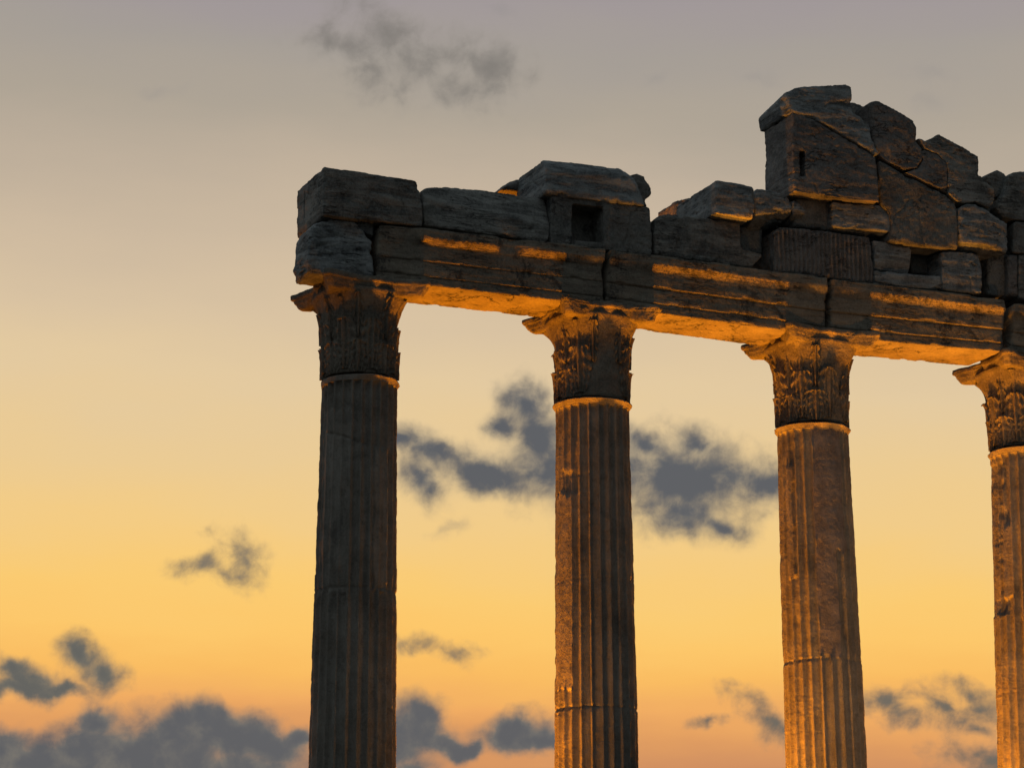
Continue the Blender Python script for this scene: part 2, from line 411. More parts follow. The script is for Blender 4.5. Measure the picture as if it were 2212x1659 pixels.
# ribbed block: vertical chisel ridges
Q = blk('frieze_block', 'wide block with upright chisel ridges, resting on the beam above the third column',
    [(1670,504),(1684,491),(1740,495),(1790,501),(1878,512),(1884,550),(1888,585),(1888,612),(1840,607),(1805,603),(1740,594),(1675,585),(1671,545)],
    FB+.01, .8, 'warm', strata=.2, vox=.013)
co = vcoords(Q.data); nr = vnormals(Q.data)
fr = np.clip(-nr[:, 1], 0, 1) ** 3
co[:, 1] += fr * .020 * (np.sin(co[:, 0] * 2 * math.pi / .058 + 1.5 * fbm(co, 3, 2)) + .6 * fbm(co, (20, 1, 1.5), 2))
setco(Q.data, co)
blk('frieze_block', 'squat block right of the ribbed block, with a pale broken patch',
    [(1886,519),(1916,523),(1968,530),(1970,547),(1970,589),(1908,586),(1890,583)], FB+.03, .7, 'blue', rnd=1.2,
    cuts=[((1900,560,FB+.03),(1968,545,FB+.03),(1935,590,FB-.03),(1935,592,FB+.1))])
blk('rubble_stone', 'deeply shadowed stone set back beneath the large slanting gable block',
    [(1968,534),(2038,541),(2038,595),(1968,590)], FB-.28, .5, 'rough')
blk('frieze_block', 'pale block with a rounded right shoulder below the large slanting gable block',
    [(2035,542),(2080,544),(2124,547),(2126,567),(2123,590),(2121,634),(2080,632),(2036,626)], FB+.06, .7, 'blue', strata=1.2,
    cuts=[((2105,560,FB+.06),(2122,595,FB+.06),(2126,560,FB-.1),(2128,555,FB+.1))])
blk('ledge_slab', 'low shelf-like slab lying on the right beam, beside the ribbed block',
    [(1889,584),(1930,586),(1969,590),(2034,595),(2036,627),(1960,622),(1889,613)], FB+.04, .6, 'blue', strata=2.2)
blk('frieze_block', 'tall veined block with an orange-lit lower corner, below the peaked dark cornice block',
    [(2073,447),(2090,441),(2108,441),(2128,450),(2150,462),(2166,470),(2188,476),(2190,519),(2188,545),(2160,546),(2131,545),(2100,541),(2077,530),(2072,476)],
    FB+.13, .7, 'blue', strata=1.4,
    cuts=[((2076,524,FB+.13),(2140,530,FB+.13),(2110,552,FB-.09),(2110,560,FB+.1)), ((2130,450,FB+.13),(2128,545,FB+.13),(2189,500,FB-.02),(2189,500,FB+.2))])
blk('rubble_stone', 'small dark wedge pointing up at the foot of the gable slope, near the right edge',
    [(2114,380),(2124,381),(2140,373),(2155,365.5),(2171,374),(2176,390),(2171,410),(2152,427),(2146,408)], FB-.12, .6, 'grey', rnd=1.2)
blk('boulder', 'large dark rounded stone cut by the right picture edge, upper of two',
    [(2177,379),(2189,371),(2215,369),(2270,371),(2330,380),(2330,490),(2250,482),(2188,474),(2166,468),(2150,450),(2173,411)], FB-.02, .8, 'grey', rnd=1.5, cat='boulder')
blk('frieze_block', 'black pitted block at the right picture edge, right of the tall veined block',
    [(2190,477),(2250,484),(2330,492),(2330,556),(2260,550),(2190,546)], FB-.02, .7, 'rough')
blk('frieze_block', 'narrow upright stone beside the dark joint near the right edge, standing on the beam end',
    [(2134,552),(2160,549),(2176,550),(2177,640),(2134,638)], FB-.12, .6, 'rough')
blk('frieze_block', 'warm brown upright strip of stone touching the right picture edge group',
    [(2178,548),(2199,549),(2200,642),(2179,640)], FB-.03, .6, 'warm')
blk('frieze_block', 'lowest block cut by the right picture edge, resting on the last beam end',
    [(2202,549),(2260,552),(2330,560),(2330,668),(2260,660),(2202,645)], FB-.02, .7, 'grey')
# unseen stones added behind the face blocks to stop light leaking through joints
for lab, x0, x1, t0, t1, b0, b1, dd, dep in (
    ('hidden stone added to block light through the joints of the left frieze blocks', 930, 1395, 425, 465, 486, 545, .1, .45),
    ('hidden stone added to block light through the joints below the slotted gable block', 1725, 2060, 440, 475, 585, 625, .1, .45),
    ('hidden stone added to block light through the joints near the right picture edge', 2078, 2300, 470, 490, 630, 655, .1, .45)):
    blk('joint_light_blocker', lab, [(x0,t0),(x1,t1),(x1,b1),(x0,b0)], dd, dep, 'rough', vox=.03)

# ------------------------------------------------------------------ columns
VIEW = np.array([-sb, -cb])            # from the columns towards the viewer, in plan
def column(k, cx_px, cy_px, xlow, label, damage, joints, cap_seed, broken_leaves=(), top_y=None):
    # axis point at the collar
    c = U(cx_px, cy_px, 0.0)
    X, ZA = c[0], c[2]
    ylo = 1659; q = U(xlow, ylo, 0.0)
    tilt = (X - q[0]) / (ZA - q[2])
    base_z = .95
    root = bpy.data.objects.new('marble_column', None); COL.objects.link(root)
    root.location = (X - tilt * (ZA - base_z), 0, base_z)
    tag(root, label, 'column', 'fluted columns of the temple front')
    seed = k * 13.3
    # --- shaft
    top = ZA - base_z
    zs = np.concatenate([np.linspace(.30, 3.4, 50)[:-1], np.linspace(3.4, top - .10, 330)[:-1], np.linspace(top - .10, top + .045, 26)])
    NF = 24; na = NF * 13
    ph = np.arange(na) / na * 2 * math.pi
    view_ang = math.atan2(VIEW[1], VIEW[0])
    Z, A_ = np.meshgrid(zs, ph, indexing='ij')
    scr = (A_ - view_ang + math.pi) % (2 * math.pi) - math.pi      # 0 = facing the viewer, + = to the right
    z = Z.ravel(); a = A_.ravel(); s = np.degrees(scr.ravel())
    r = .412 + (.50 - .412) * ((top - z) / top) ** .85
    fx = ((a / (2 * math.pi) * NF) % 1) * 2 - 1
    fl = np.sqrt(np.clip(1 - (fx / .86) ** 2, 0, 1))
    # flutes run out in a rounded head below the collar
    head = np.clip((top - .062 - z) / .05, 0, 1); fl = fl * np.sqrt(np.clip(1 - (1 - head) ** 2, 0, 1))
    pos = np.stack([np.cos(a) * r, np.sin(a) * r, z], 1) + seed
    ero = fbm(pos, (2.2, 2.2, 1.0), 4)                    # arrises worn more in places
    depth = (.056 if k == 0 else .046) * (1 - .3 * sstep(-.05, .4, ero))
    hgt = -depth * fl
    arr = np.clip(fbm(pos, (9, 9, 5), 4, 3) + .05, 0, 1) * (1 - fl)
    hgt -= arr * .016
    rough = .0028 * fbm(pos, 32, 3) + .008 * fbm(pos, 2.0, 3) + .003 * fbm(pos, 9, 3)
    patch = np.zeros_like(z)
    yy = lambda y: U(cx_px, y, 0.0)[2] - base_z
    for kind, a0, a1, y0, y1, dep in damage:
        zz0, zz1 = yy(y1), yy(y0)
        wob = 6 * fbm(pos, (1, 1, 4), 4, 7); wz = .10 * fbm(pos, (5, 5, .3), 3, 8)
        m_ = sstep(a0 - 2, a0 + 2, s + wob) * (1 - sstep(a1 - 2, a1 + 2, s + wob)) * sstep(zz0 - .015, zz0 + .015, z + wz) * (1 - sstep(zz1 - .03, zz1 + .03, z + wz))
        if kind == 'smooth':
            if k == 2: patch = np.maximum(patch, m_)
            hgt = hgt * (1 - m_) + m_ * (-dep + .006 * fbm(pos, 4, 4) + .004 * fbm(pos, 16, 3))
        elif kind == 'soft':
            hgt = hgt * (1 - m_) + m_ * (hgt * .35 - dep + .010 * fbm(pos, (5, 5, 1.2), 4))
        elif kind == 'edge':
            hgt -= m_ * dep * (1 + fbm(pos, 7, 3))
    for y, dp, wd, slope in joints:
        zj = yy(y); zloc = zj + slope * np.sin(np.radians(s)) + .012 * fbm(pos, (4, 4, 1), 3)
        vis = 1 if slope == 0 else sstep(-62, -50, s) * (1 - sstep(8, 20, s))
        hgt -= dp * vis * np.exp(-((z - zloc) / wd) ** 2) * (.65 + .8 * fbm(pos, 5, 3))
        near = np.exp(-((z - zloc) / (wd * 6)) ** 2)
        hgt -= near * vis * np.clip(fbm(pos, 8, 4, 11), 0, 1) * .04 * (1 - fl * .5) * (1 if dp > .008 else .3)
    # collar: fillet + bead
    col_ = np.exp(-((z - (top - .005)) / .022) ** 2) * .024 + sstep(top - .055, top - .035, z) * .012
    cw = 1 - np.clip(fbm(pos, 3, 3, 21) * 1.6 - .1, 0, .9) * (0 if k in (1,) else 1)
    if k == 0: cw = cw * (sstep(-5, 20, s) * .9 + .12)
    hgt += col_ * cw
    rr = r + hgt + rough
    G_ = np.stack([np.cos(a) * rr + tilt * z, np.sin(a) * rr, z], 1).reshape(len(zs), na, 3)
    me = grid_mesh(G_, closeu=True, capends=True)
    at = me.attributes.new('mend', 'FLOAT', 'POINT'); mv = np.concatenate([patch, np.zeros(len(me.vertices) - len(patch))]); at.data.foreach_set('value', mv.astype(np.float32))
    sh = obj('shaft', me, M['shaft'], root)
    # --- base: two rolls and a hollow on a square plinth
    pz = [(0.001, .62), (.03, .655), (.06, .66), (.09, .645), (.11, .61), (.13, .575), (.16, .565), (.19, .58), (.21, .60), (.24, .60), (.262, .585), (.275, .55), (.30, .505)]
    aa = np.arange(72) / 72 * 2 * math.pi
    Gb = np.array([[(math.cos(t) * rr_ * .98, math.sin(t) * rr_ * .98, zz_) for t in aa] for zz_, rr_ in pz])
    mb = grid_mesh(Gb, closeu=True, capends=True); setco(mb, vcoords(mb) + vnormals(mb) * (.006 * fbm(vcoords(mb) + seed, 6, 3))[:, None])
    bs_ = obj('base', mb, M['shaft'], root)
    bmq = bmesh.new(); bmesh.ops.create_cube(bmq, size=1, matrix=Matrix.Translation((0, 0, -.075)) @ Matrix.Diagonal((1.36, 1.36, .15, 1)))
    bmesh.ops.bevel(bmq, geom=bmq.edges[:], offset=.015, segments=2, affect='EDGES')
    mq = bpy.data.meshes.new('p'); bmq.to_mesh(mq); bmq.free(); obj('plinth', mq, M['beam'], root)
    # --- capital
    tx = tilt * top
    zb = top + .03
    zt = (U(cx_px - 60, top_y, FD)[2] - base_z) - .125       # underside of the abacus
    Hc = zt - zb
    rb = lambda v: .386 + .026 * v + .085 * np.clip((v - .62) / .38, 0, 1) ** 1.6
    na2 = 200; vv = np.linspace(0, 1, 80)
    V, Aq = np.meshgrid(vv, np.arange(na2) / na2 * 2 * math.pi, indexing='ij')
    v = V.ravel(); a = Aq.ravel()
    pos = np.stack([np.cos(a) * .4, np.sin(a) * .4, v * Hc], 1) + seed + 3
    r2 = rb(v) + .012 * np.exp(-((v - .97) / .03) ** 2) + .016 * fbm(pos, 3.5, 4) + .006 * fbm(pos, 18, 3) - .006 * (v < .02)
    # squared-off flare towards the corners near the top
    r2 += .07 * sstep(.6, 1.0, v) * np.clip(np.abs(np.sin(2 * a)), 0, 1) ** 3
    Gc = np.stack([np.cos(a) * r2 + tx, np.sin(a) * r2, zb + v * Hc], 1).reshape(80, na2, 3)
    mc = grid_mesh(Gc, closeu=True, capends=True)
    cap = obj('capital', mc, M['cap'], root)
    rnd = random.Random(cap_seed)
    def leaf(ang, v0, v1, W, out, nribs, curl, brk, name):
        nu, nv = 27, 40
        u = np.linspace(-1, 1, nu); t = np.linspace(0, 1, nv) * brk
        T, Uu = np.meshgrid(t, u, indexing='ij')
        half = W * (.62 + .55 * np.sin(np.clip(T, 0, 1) * math.pi * .78)) * np.sqrt(np.clip(1 - (np.clip(T - .42, 0, .59) / .60) ** 2, .03, 1)) * (1 + .10 * np.abs(np.sin(T * 5.5 * math.pi)) - .05)
        an = ang + Uu * half / .42
        vz = v0 + (v1 - v0) * (np.where(T < .90, T, .90 + (T - .90) * (-.4)) + .12 * np.clip(T - .6, 0, .3))
        bell = rb(np.clip(vz, 0, 1))
        o = .010 + out * (T ** 3 * .55 + .25 * T) + curl * sstep(.74, 1.0, T)
        o = o * (1 - .45 * Uu ** 2)
        rib = .017 * np.cos(Uu * math.pi * nribs) * (1 - .3 * T) * (1 - .7 * Uu ** 2) + .020 * np.exp(-(Uu / .13) ** 2) * (1 - T * .4)
        lob = .012 * np.sin(T * 5.5 * 2 * math.pi + np.abs(Uu) * 5) * np.abs(Uu)
        rf = bell + o + rib + lob
        rbk = np.minimum(bell + o * .30 - .02, rf - .022)
        def pts(rr):
            return np.stack([np.cos(an) * rr + tx, np.sin(an) * rr, zb + vz * Hc], -1)
        fr, bk = pts(rf), pts(rbk)
        loop = np.concatenate([fr, bk[:, ::-1]], 1)
        m2 = grid_mesh(loop, closeu=True, capends=True)
        co = vcoords(m2); nr = vnormals(m2)
        co += nr * (.008 * fbm(co + seed, 11, 3) + .009 * fbm(co + seed, 4, 3))[:, None]
        setco(m2, co)
        return obj(name, m2, M['cap'], cap)
    for row, (v0, v1, n_, W, out) in enumerate(((.0, .40, 8, .15, .030), (.04, .70, 8, .13, .050))):
        for i in range(n_):
            ang = (i + (.5 if row == 0 else 0)) / n_ * 2 * math.pi
            b = rnd.uniform(.80, 1.0)
            sa = math.degrees((ang - view_ang + math.pi) % (2 * math.pi) - math.pi)
            if any(rw == row and lo < sa < hi for rw, lo, hi in broken_leaves): continue
            leaf(ang, v0, v1, W * rnd.uniform(.9, 1.05), out, 4.5, rnd.uniform(.008, .034), b, 'leaf')
    # upright calyx stalks between the upper leaves
    for i in range(8):
        ang = (i + .5) / 8 * 2 * math.pi
        if rnd.random() < .8: leaf(ang, .42, .97, .05, .045, 2.5, .03, rnd.uniform(.55, .98), 'calyx_stalk')
    # corner scrolls under the abacus horns
    for i in range(4):
        ang = (i + .5) / 4 * 2 * math.pi
        n = 22; L = rnd.uniform(.55, .9)
        ring = np.arange(14) / 14 * 2 * math.pi; Gs = []
        for j in range(n):
            t = j / (n - 1) * L
            rc = .40 + .05 * t + .20 * t ** 3; zc = zb + Hc * (.60 + .40 * t ** .8)
            w_ = .030 + .026 * t; h_ = .035
            cdir = np.array([math.cos(ang), math.sin(ang), 0]); sdir = np.array([-math.sin(ang), math.cos(ang), 0])
            Gs.append([np.array([tx, 0, zc]) + cdir * (rc + h_ * math.cos(q_)) + sdir * (w_ * math.sin(q_) * (1 + .25 * math.cos(3 * q_))) + np.array([0, 0, -.3 * h_ * math.cos(q_)]) for q_ in ring])
        ms = grid_mesh(np.array(Gs), closeu=True, capends=True)
        bmx = bmesh.new(); bmx.from_mesh(ms); bmesh.ops.recalc_face_normals(bmx, faces=bmx.faces); bmesh.ops.subdivide_edges(bmx, edges=bmx.edges[:], cuts=1, use_grid_fill=True); bmx.to_mesh(ms); bmx.free()
        co = vcoords(ms); co += vnormals(ms) * (.012 * fbm(co + seed, 7, 4))[:, None]; setco(ms, co)
        obj('corner_scroll', ms, M['cap'], cap)
    # abacus: four hollow sides, blunt horns, a worn boss on each side
    hA = .625; out_ = []
    for side in range(4):
        d0 = np.array([math.cos(side * math.pi / 2), math.sin(side * math.pi / 2)]); e0 = np.array([-d0[1], d0[0]])
        for t in np.linspace(-1, 1, 64):
            inn = .125 * (1 - t * t)
            boss = .045 * math.exp(-(t / .13) ** 2)
            out_.append(d0 * (hA - inn + boss) + e0 * t * (hA - .062))
    out_ = np.array(out_)
    zz = [(-.06, .84), (-.05, .88), (-.02, .905), (.0, .91), (.006, .935), (.03, .95), (.05, .96), (.056, .96), (.06, 1.0), (.09, 1.0), (.115, 1.0), (.124, .99)]
    Ga = np.array([np.column_stack([out_ * sc, np.full(len(out_), z_)]) for z_, sc in zz])
    Ga = np.concatenate([Ga[:1] * np.array([.5, .5, 1]), Ga, Ga[-1:] * np.array([.5, .5, 1])])
    Ga[..., 2] += zt; Ga[..., 0] += tx
    ma = grid_mesh(Ga, closeu=True, capends=True)
    bmx = bmesh.new(); bmx.from_mesh(ma); bmesh.ops.recalc_face_normals(bmx, faces=bmx.faces); bmx.to_mesh(ma); bmx.free()
    ma = voxel(ma, .012)
    co = vcoords(ma); nr = vnormals(ma); e = edges(ma); W = co + seed * 1.7
    sm = smooth(co.copy(), e, 10); ed = np.clip(np.linalg.norm(sm - co, axis=1) / .008, 0, 1)
    t = np.clip(.15 + 1.0 * fbm(W, 3, 3), 0, .8)[:, None]
    co = co * (1 - t) + sm * t
    ch = np.clip(fbm(W, 4.0, 4, 3) - .02, 0, 1)
    co += nr * (.010 * fbm(W, 9, 3) - ch * (.02 + .09 * ed) * (1 - .8 * (nr[:, 2] > .7)))[:, None]
    setco(ma, co)
    obj('abacus', ma, M['cap'], cap)
    return root
# damage: (kind, from deg, to deg, top y, bottom y, depth)
column(0, 776, 828, 761, 'leftmost column, darkest of the four, standing under the broken end of the beam',
       [('soft', -75, -8, 900, 1290, .012), ('soft', 30, 55, 990, 1290, .01), ('edge', -95, -60, 840, 1240, .012)],
       [(1282, .016, .012, 0), (970, .034, .014, -.15), (1475, .004, .008, 0)], 5, [(1, -10, 20)], top_y=589)
column(1, 1279, 878, 1289, 'second column from the left, with a ragged level joint low on its fluted shaft',
       [('smooth', -95, -38, 1077, 1495, .022), ('edge', -60, -30, 1030, 1075, .02)],
       [(1535, .020, .010, 0), (1039, .006, .008, 0), (1262, .006, .008, 0)], 12, [(0, -25, 55), (1, -15, 50)], top_y=644)
column(2, 1755, 930, 1785.5, 'third column from the left, a big smooth mended patch down its shaft',
       [('smooth', -9, 47, 938, 1200, .026), ('smooth', -9, 26, 1190, 1430, .028), ('soft', -62, -45, 1010, 1250, .002)],
       [(1432, .012, .012, 0), (1010, .003, .006, 0)], 23, [(0, 20, 70)], top_y=700)
column(3, 2213, 980, 2241, 'rightmost column, cut by the right picture edge',
       [('edge', -100, -50, 1010, 1330, .02), ('soft', -60, -35, 1150, 1300, .004)],
       [(1500, .004, .008, 0)], 31, top_y=757)

# ------------------------------------------------------------------ ground, platform, floodlights
def sheet(name, x0, x1, y0, y1, z, mat):
    me = bpy.data.meshes.new(name); me.from_pydata([(x0,y0,z),(x1,y0,z),(x1,y1,z),(x0,y1,z)], [], [(0,1,2,3)]); me.update()
    o = obj(name, me, mat, smooth_=False); o['kind'] = 'structure'; return o
sheet('ground', -1500, 1500, -1500, 1500, 0, plain('dry_earth', (.09, .072, .048), .95))
def slab(name, x0, x1, y0, y1, z0, z1, mat, label):
    bm = bmesh.new(); bmesh.ops.create_cube(bm, size=1, matrix=Matrix.Translation(((x0+x1)/2, (y0+y1)/2, (z0+z1)/2)) @ Matrix.Diagonal((x1-x0, y1-y0, z1-z0, 1)))
    bmesh.ops.bevel(bm, geom=bm.edges[:], offset=.02, segments=2, affect='EDGES')
    me = bpy.data.meshes.new(name); bm.to_mesh(me); bm.free()
    o = obj(name, me, mat, smooth_=False); tag(o, label, 'platform'); return o
slab('temple_platform', -1.3, 14.5, -1.15, 9.0, .404, .80, M['beam'], 'upper step of the low stone platform that carries the columns, below the picture')
slab('temple_step', -1.75, 15, -1.6, 9.5, .002, .40, M['beam'], 'lower step of the stone platform that carries the columns, below the picture')

ORANGE = (1.0, .285, .002); AMBER = (1.0, .45, .12)
def floodlight(x, y, z, tx, ty, tz, power, size, blend, hue, label):
    root = bpy.data.objects.new('floodlight', None); COL.objects.link(root); root.location = (x, y, z)
    tag(root, label, 'floodlight', 'ground floodlights of the temple')
    dirv = (Vector((tx, ty, tz)) - Vector((x, y, z + .16))).normalized()
    q = dirv.to_track_quat('-Z', 'Y')
    bm = bmesh.new(); bmesh.ops.create_cone(bm, cap_ends=True, segments=28, radius1=.125, radius2=.09, depth=.16)
    bmesh.ops.bevel(bm, geom=[e for e in bm.edges if len(e.link_faces) == 2 and e.calc_face_angle() > 1], offset=.01, segments=2, affect='EDGES')
    me = bpy.data.meshes.new('housing'); bm.to_mesh(me); bm.free()
    h = obj('housing', me, METAL, root); h.rotation_euler = q.to_euler(); h.location = (0, 0, .16)
    bm = bmesh.new()
    for sx in (-1, 1): bmesh.ops.create_cube(bm, size=1, matrix=Matrix.Translation((sx * .14, 0, .08)) @ Matrix.Diagonal((.012, .03, .18, 1)))
    bmesh.ops.create_cube(bm, size=1, matrix=Matrix.Translation((0, 0, .006)) @ Matrix.Diagonal((.26, .12, .012, 1)))
    me = bpy.data.meshes.new('bracket'); bm.to_mesh(me); bm.free(); obj('bracket', me, METAL, root, smooth_=False)
    bm = bmesh.new(); bmesh.ops.create_circle(bm, cap_ends=True, segments=28, radius=.10)
    me = bpy.data.meshes.new('lens'); bm.to_mesh(me); bm.free()
    ln = obj('lens', me, LENS, root, smooth_=False); ln.rotation_euler = q.to_euler(); ln.location = Vector((0, 0, .16)) + dirv * .084
    ld = bpy.data.lights.new('lamp', 'SPOT'); ld.energy = power; ld.color = hue; ld.spot_size = R(size); ld.spot_blend = blend; ld.shadow_soft_size = .18
    lo = bpy.data.objects.new('lamp', ld); COL.objects.link(lo); lo.parent = root; lo.rotation_euler = q.to_euler(); lo.location = Vector((0, 0, .16)) + dirv * .10
METAL = plain('dark_metal', (.05, .05, .05), .45, .8)
LENS = bpy.data.materials.new('lit_lens'); LENS.use_nodes = True
_b = LENS.node_tree.nodes['Principled BSDF']; _b.inputs['Emission Color'].default_value = (*ORANGE, 1); _b.inputs['Emission Strength'].default_value = 3
FL = [ # x, y, z, target, power, cone, blend, hue
    (1.35, .25, .80, 1.45, .0, 10, 5700, 60, .9, ORANGE, 'floodlight on the platform between the two left columns'),
    (4.2, .20, .80, 4.3, .0, 10, 6000, 60, .9, ORANGE, 'floodlight on the platform between the two middle columns'),
    (7.0, .20, .80, 7.1, .0, 10, 5700, 60, .9, ORANGE, 'floodlight on the platform between the two right columns'),
    (9.9, .20, .80, 9.9, .0, 10, 5700, 60, .9, ORANGE, 'floodlight on the platform right of the last column'),
    (-1.0, 1.0, .80, -.2, .3, 10, 1300, 50, .9, ORANGE, 'floodlight on the platform behind the leftmost column'),
    (2.0, -2.6, 0, .1, -.2, 7.2, 260, 50, 1, AMBER, 'floodlight on the ground turned towards the leftmost column'),
    (1.3, -1.0, .80, 2.7, -.4, 9.6, 800, 40, 1, (1.0, .36, .03), 'floodlight on the platform edge in front of the second column'),
    (4.0, -1.0, .80, 5.5, -.4, 9.8, 2000, 46, 1, (1.0, .36, .03), 'floodlight on the platform edge in front of the third column'),
    (6.9, -1.0, .80, 8.4, -.4, 10, 2000, 46, 1, (1.0, .36, .03), 'floodlight on the platform edge in front of the rightmost column'),
    (7.5, -8.5, 0, 6.9, -.2, 6.6, 1000, 46, 1, (1.0, .52, .20), 'floodlight on the ground farther out in front of the temple'),
]
for f in FL: floodlight(*f)

# ------------------------------------------------------------------ sky: dusk glow ahead, dim blue behind, clouds
w = bpy.data.worlds.new('World'); scene.world = w; w.use_nodes = True
N = w.node_tree; N.nodes.clear(); L = N.links.new
n = lambda t: N.nodes.new(t)
def lin(c): return tuple(((v / 255) / 12.92 if v / 255 <= .04045 else ((v / 255 + .055) / 1.055) ** 2.4) for v in c)
def mth(op, a, b=0.0, clamp=False):
    q = n('ShaderNodeMath'); q.operation = op; q.use_clamp = clamp
    for i, k in enumerate((a, b)):
        if isinstance(k, (int, float)): q.inputs[i].default_value = k
        else: L(k, q.inputs[i])
    return q.outputs[0]
def mrn(v, a, b, c=0.0, d=1.0, typ='SMOOTHSTEP'):
    q = n('ShaderNodeMapRange'); q.interpolation_type = typ
    for i, k in enumerate((a, b, c, d)): q.inputs[i + 1].default_value = k
    L(v, q.inputs[0]); return q.outputs[0]
def mixc(f, a, b):
    q = n('ShaderNodeMix'); q.data_type = 'RGBA'
    for k, s_ in ((f, 0), (a, 6), (b, 7)):
        if isinstance(k, tuple): q.inputs[s_].default_value = (*k, 1)
        elif isinstance(k, (int, float)): q.inputs[s_].default_value = k
        else: L(k, q.inputs[s_])
    return q.outputs[2]
tc = n('ShaderNodeTexCoord'); sep = n('ShaderNodeSeparateXYZ'); L(tc.outputs['Generated'], sep.inputs[0])
el = mth('MULTIPLY', mth('ARCSINE', sep.outputs[2]), 180 / math.pi)           # degrees above the horizon
rotz = n('ShaderNodeVectorRotate'); rotz.rotation_type = 'Z_AXIS'; rotz.inputs['Angle'].default_value = BE
L(tc.outputs['Generated'], rotz.inputs['Vector']); s2 = n('ShaderNodeSeparateXYZ'); L(rotz.outputs[0], s2.inputs[0])
az = mth('MULTIPLY', mth('ARCTAN2', s2.outputs[0], s2.outputs[1]), 180 / math.pi)   # degrees from the middle of the glow
def skypos(px, py):
    v = FW + RT * ((px - 1106) / F) - UP * ((py - 829.5) / F); v = v / np.linalg.norm(v)
    return math.degrees(math.atan2(v[0], v[1])) - math.degrees(BE), math.degrees(math.asin(v[2]))
ramp = n('ShaderNodeValToRGB'); rp = ramp.color_ramp; rp.interpolation = 'LINEAR'
E0, E1 = -4.0, 40.0
stops = [(1900, (168,104,75)), (1720, (198,131,92)), (1655, (208,143,94)), (1600, (222,154,93)), (1540, (238,169,95)), (1460, (248,186,94)), (1380, (251,197,103)), (1300, (249,201,111)),
         (1150, (241,202,132)), (1000, (233,201,146)), (850, (226,200,158)), (700, (216,193,160)), (550, (204,184,158)), (400, (189,173,153)), (250, (173,162,147)), (100, (164,156,148)), (0, (160,151,151)), (-300, (142,140,146)), (-1200, (110,116,130))]
rp.elements[0].position = 0; rp.elements[0].color = (*lin((150, 96, 90)), 1)
for py, c in stops:
    e = rp.elements.new((skypos(1106, py)[1] - E0) / (E1 - E0)); e.color = (*lin(c), 1)
rp.elements[-1].position = 1; rp.elements[-1].color = (*lin((88, 98, 118)), 1)
# gentle large-scale unevenness of the glow
cmb = n('ShaderNodeCombineXYZ'); L(az, cmb.inputs[0]); L(el, cmb.inputs[1])
nz = n('ShaderNodeTexNoise'); nz.inputs['Scale'].default_value = .16; nz.inputs['Detail'].default_value = 5; nz.inputs['Roughness'].default_value = .55
str_ = n('ShaderNodeVectorMath'); str_.operation = 'MULTIPLY'; str_.inputs[1].default_value = (.55, 1.9, 1); L(cmb.outputs[0], str_.inputs[0]); L(str_.outputs[0], nz.inputs['Vector'])
elw = mth('ADD', el, mth('MULTIPLY', mth('SUBTRACT', nz.outputs['Fac'], .5), 2.6))
elw = mth('ADD', elw, mth('MULTIPLY', az, .03))
L(mrn(elw, E0, E1, typ='LINEAR'), ramp.inputs[0])
front = ramp.outputs[0]
# the side away from the glow
away = n('ShaderNodeValToRGB'); ar = away.color_ramp
ar.elements[0].position = 0; ar.elements[0].color = (.062, .070, .073, 1); ar.elements[1].position = 1; ar.elements[1].color = (.096, .121, .137, 1)
L(mrn(el, -5, 80, typ='LINEAR'), away.inputs[0])
lf = mth('MULTIPLY_ADD', mth('SINE', mth('MULTIPLY', az, math.pi / 180)), -.5)
lf.node.inputs[2].default_value = .5
amt = mth('ADD', mth('MULTIPLY', lf, 1.15), .98)
awm = n('ShaderNodeVectorMath'); awm.operation = 'SCALE'; L(away.outputs[0], awm.inputs[0]); L(amt, awm.inputs['Scale'])
absaz = mth('ABSOLUTE', az)
side = mrn(absaz, 24, 75)
high = mrn(el, 32, 60)
sky = mixc(mth('MAXIMUM', side, high), front, awm.outputs[0])
# clouds: soft lobes warped by turbulence
wn = n('ShaderNodeTexNoise'); wn.inputs['Scale'].default_value = 1.1; wn.inputs['Detail'].default_value = 7; wn.inputs['Roughness'].default_value = .52; L(cmb.outputs[0], wn.inputs['Vector'])
vs = n('ShaderNodeVectorMath'); vs.operation = 'SUBTRACT'; L(wn.outputs['Color'], vs.inputs[0]); vs.inputs[1].default_value = (.5, .5, .5)
vm = n('ShaderNodeVectorMath'); vm.operation = 'SCALE'; L(vs.outputs[0], vm.inputs[0]); vm.inputs['Scale'].default_value = .85
va = n('ShaderNodeVectorMath'); va.operation = 'ADD'; L(cmb.outputs[0], va.inputs[0]); L(vm.outputs[0], va.inputs[1])
fn = n('ShaderNodeTexNoise'); fn.inputs['Scale'].default_value = 1.5; fn.inputs['Detail'].default_value = 10; fn.inputs['Roughness'].default_value = .57; fn.inputs['Distortion'].default_value = .25; L(cmb.outputs[0], fn.inputs['Vector'])
fnc = mth('SUBTRACT', fn.outputs['Fac'], .5)
_prev = None
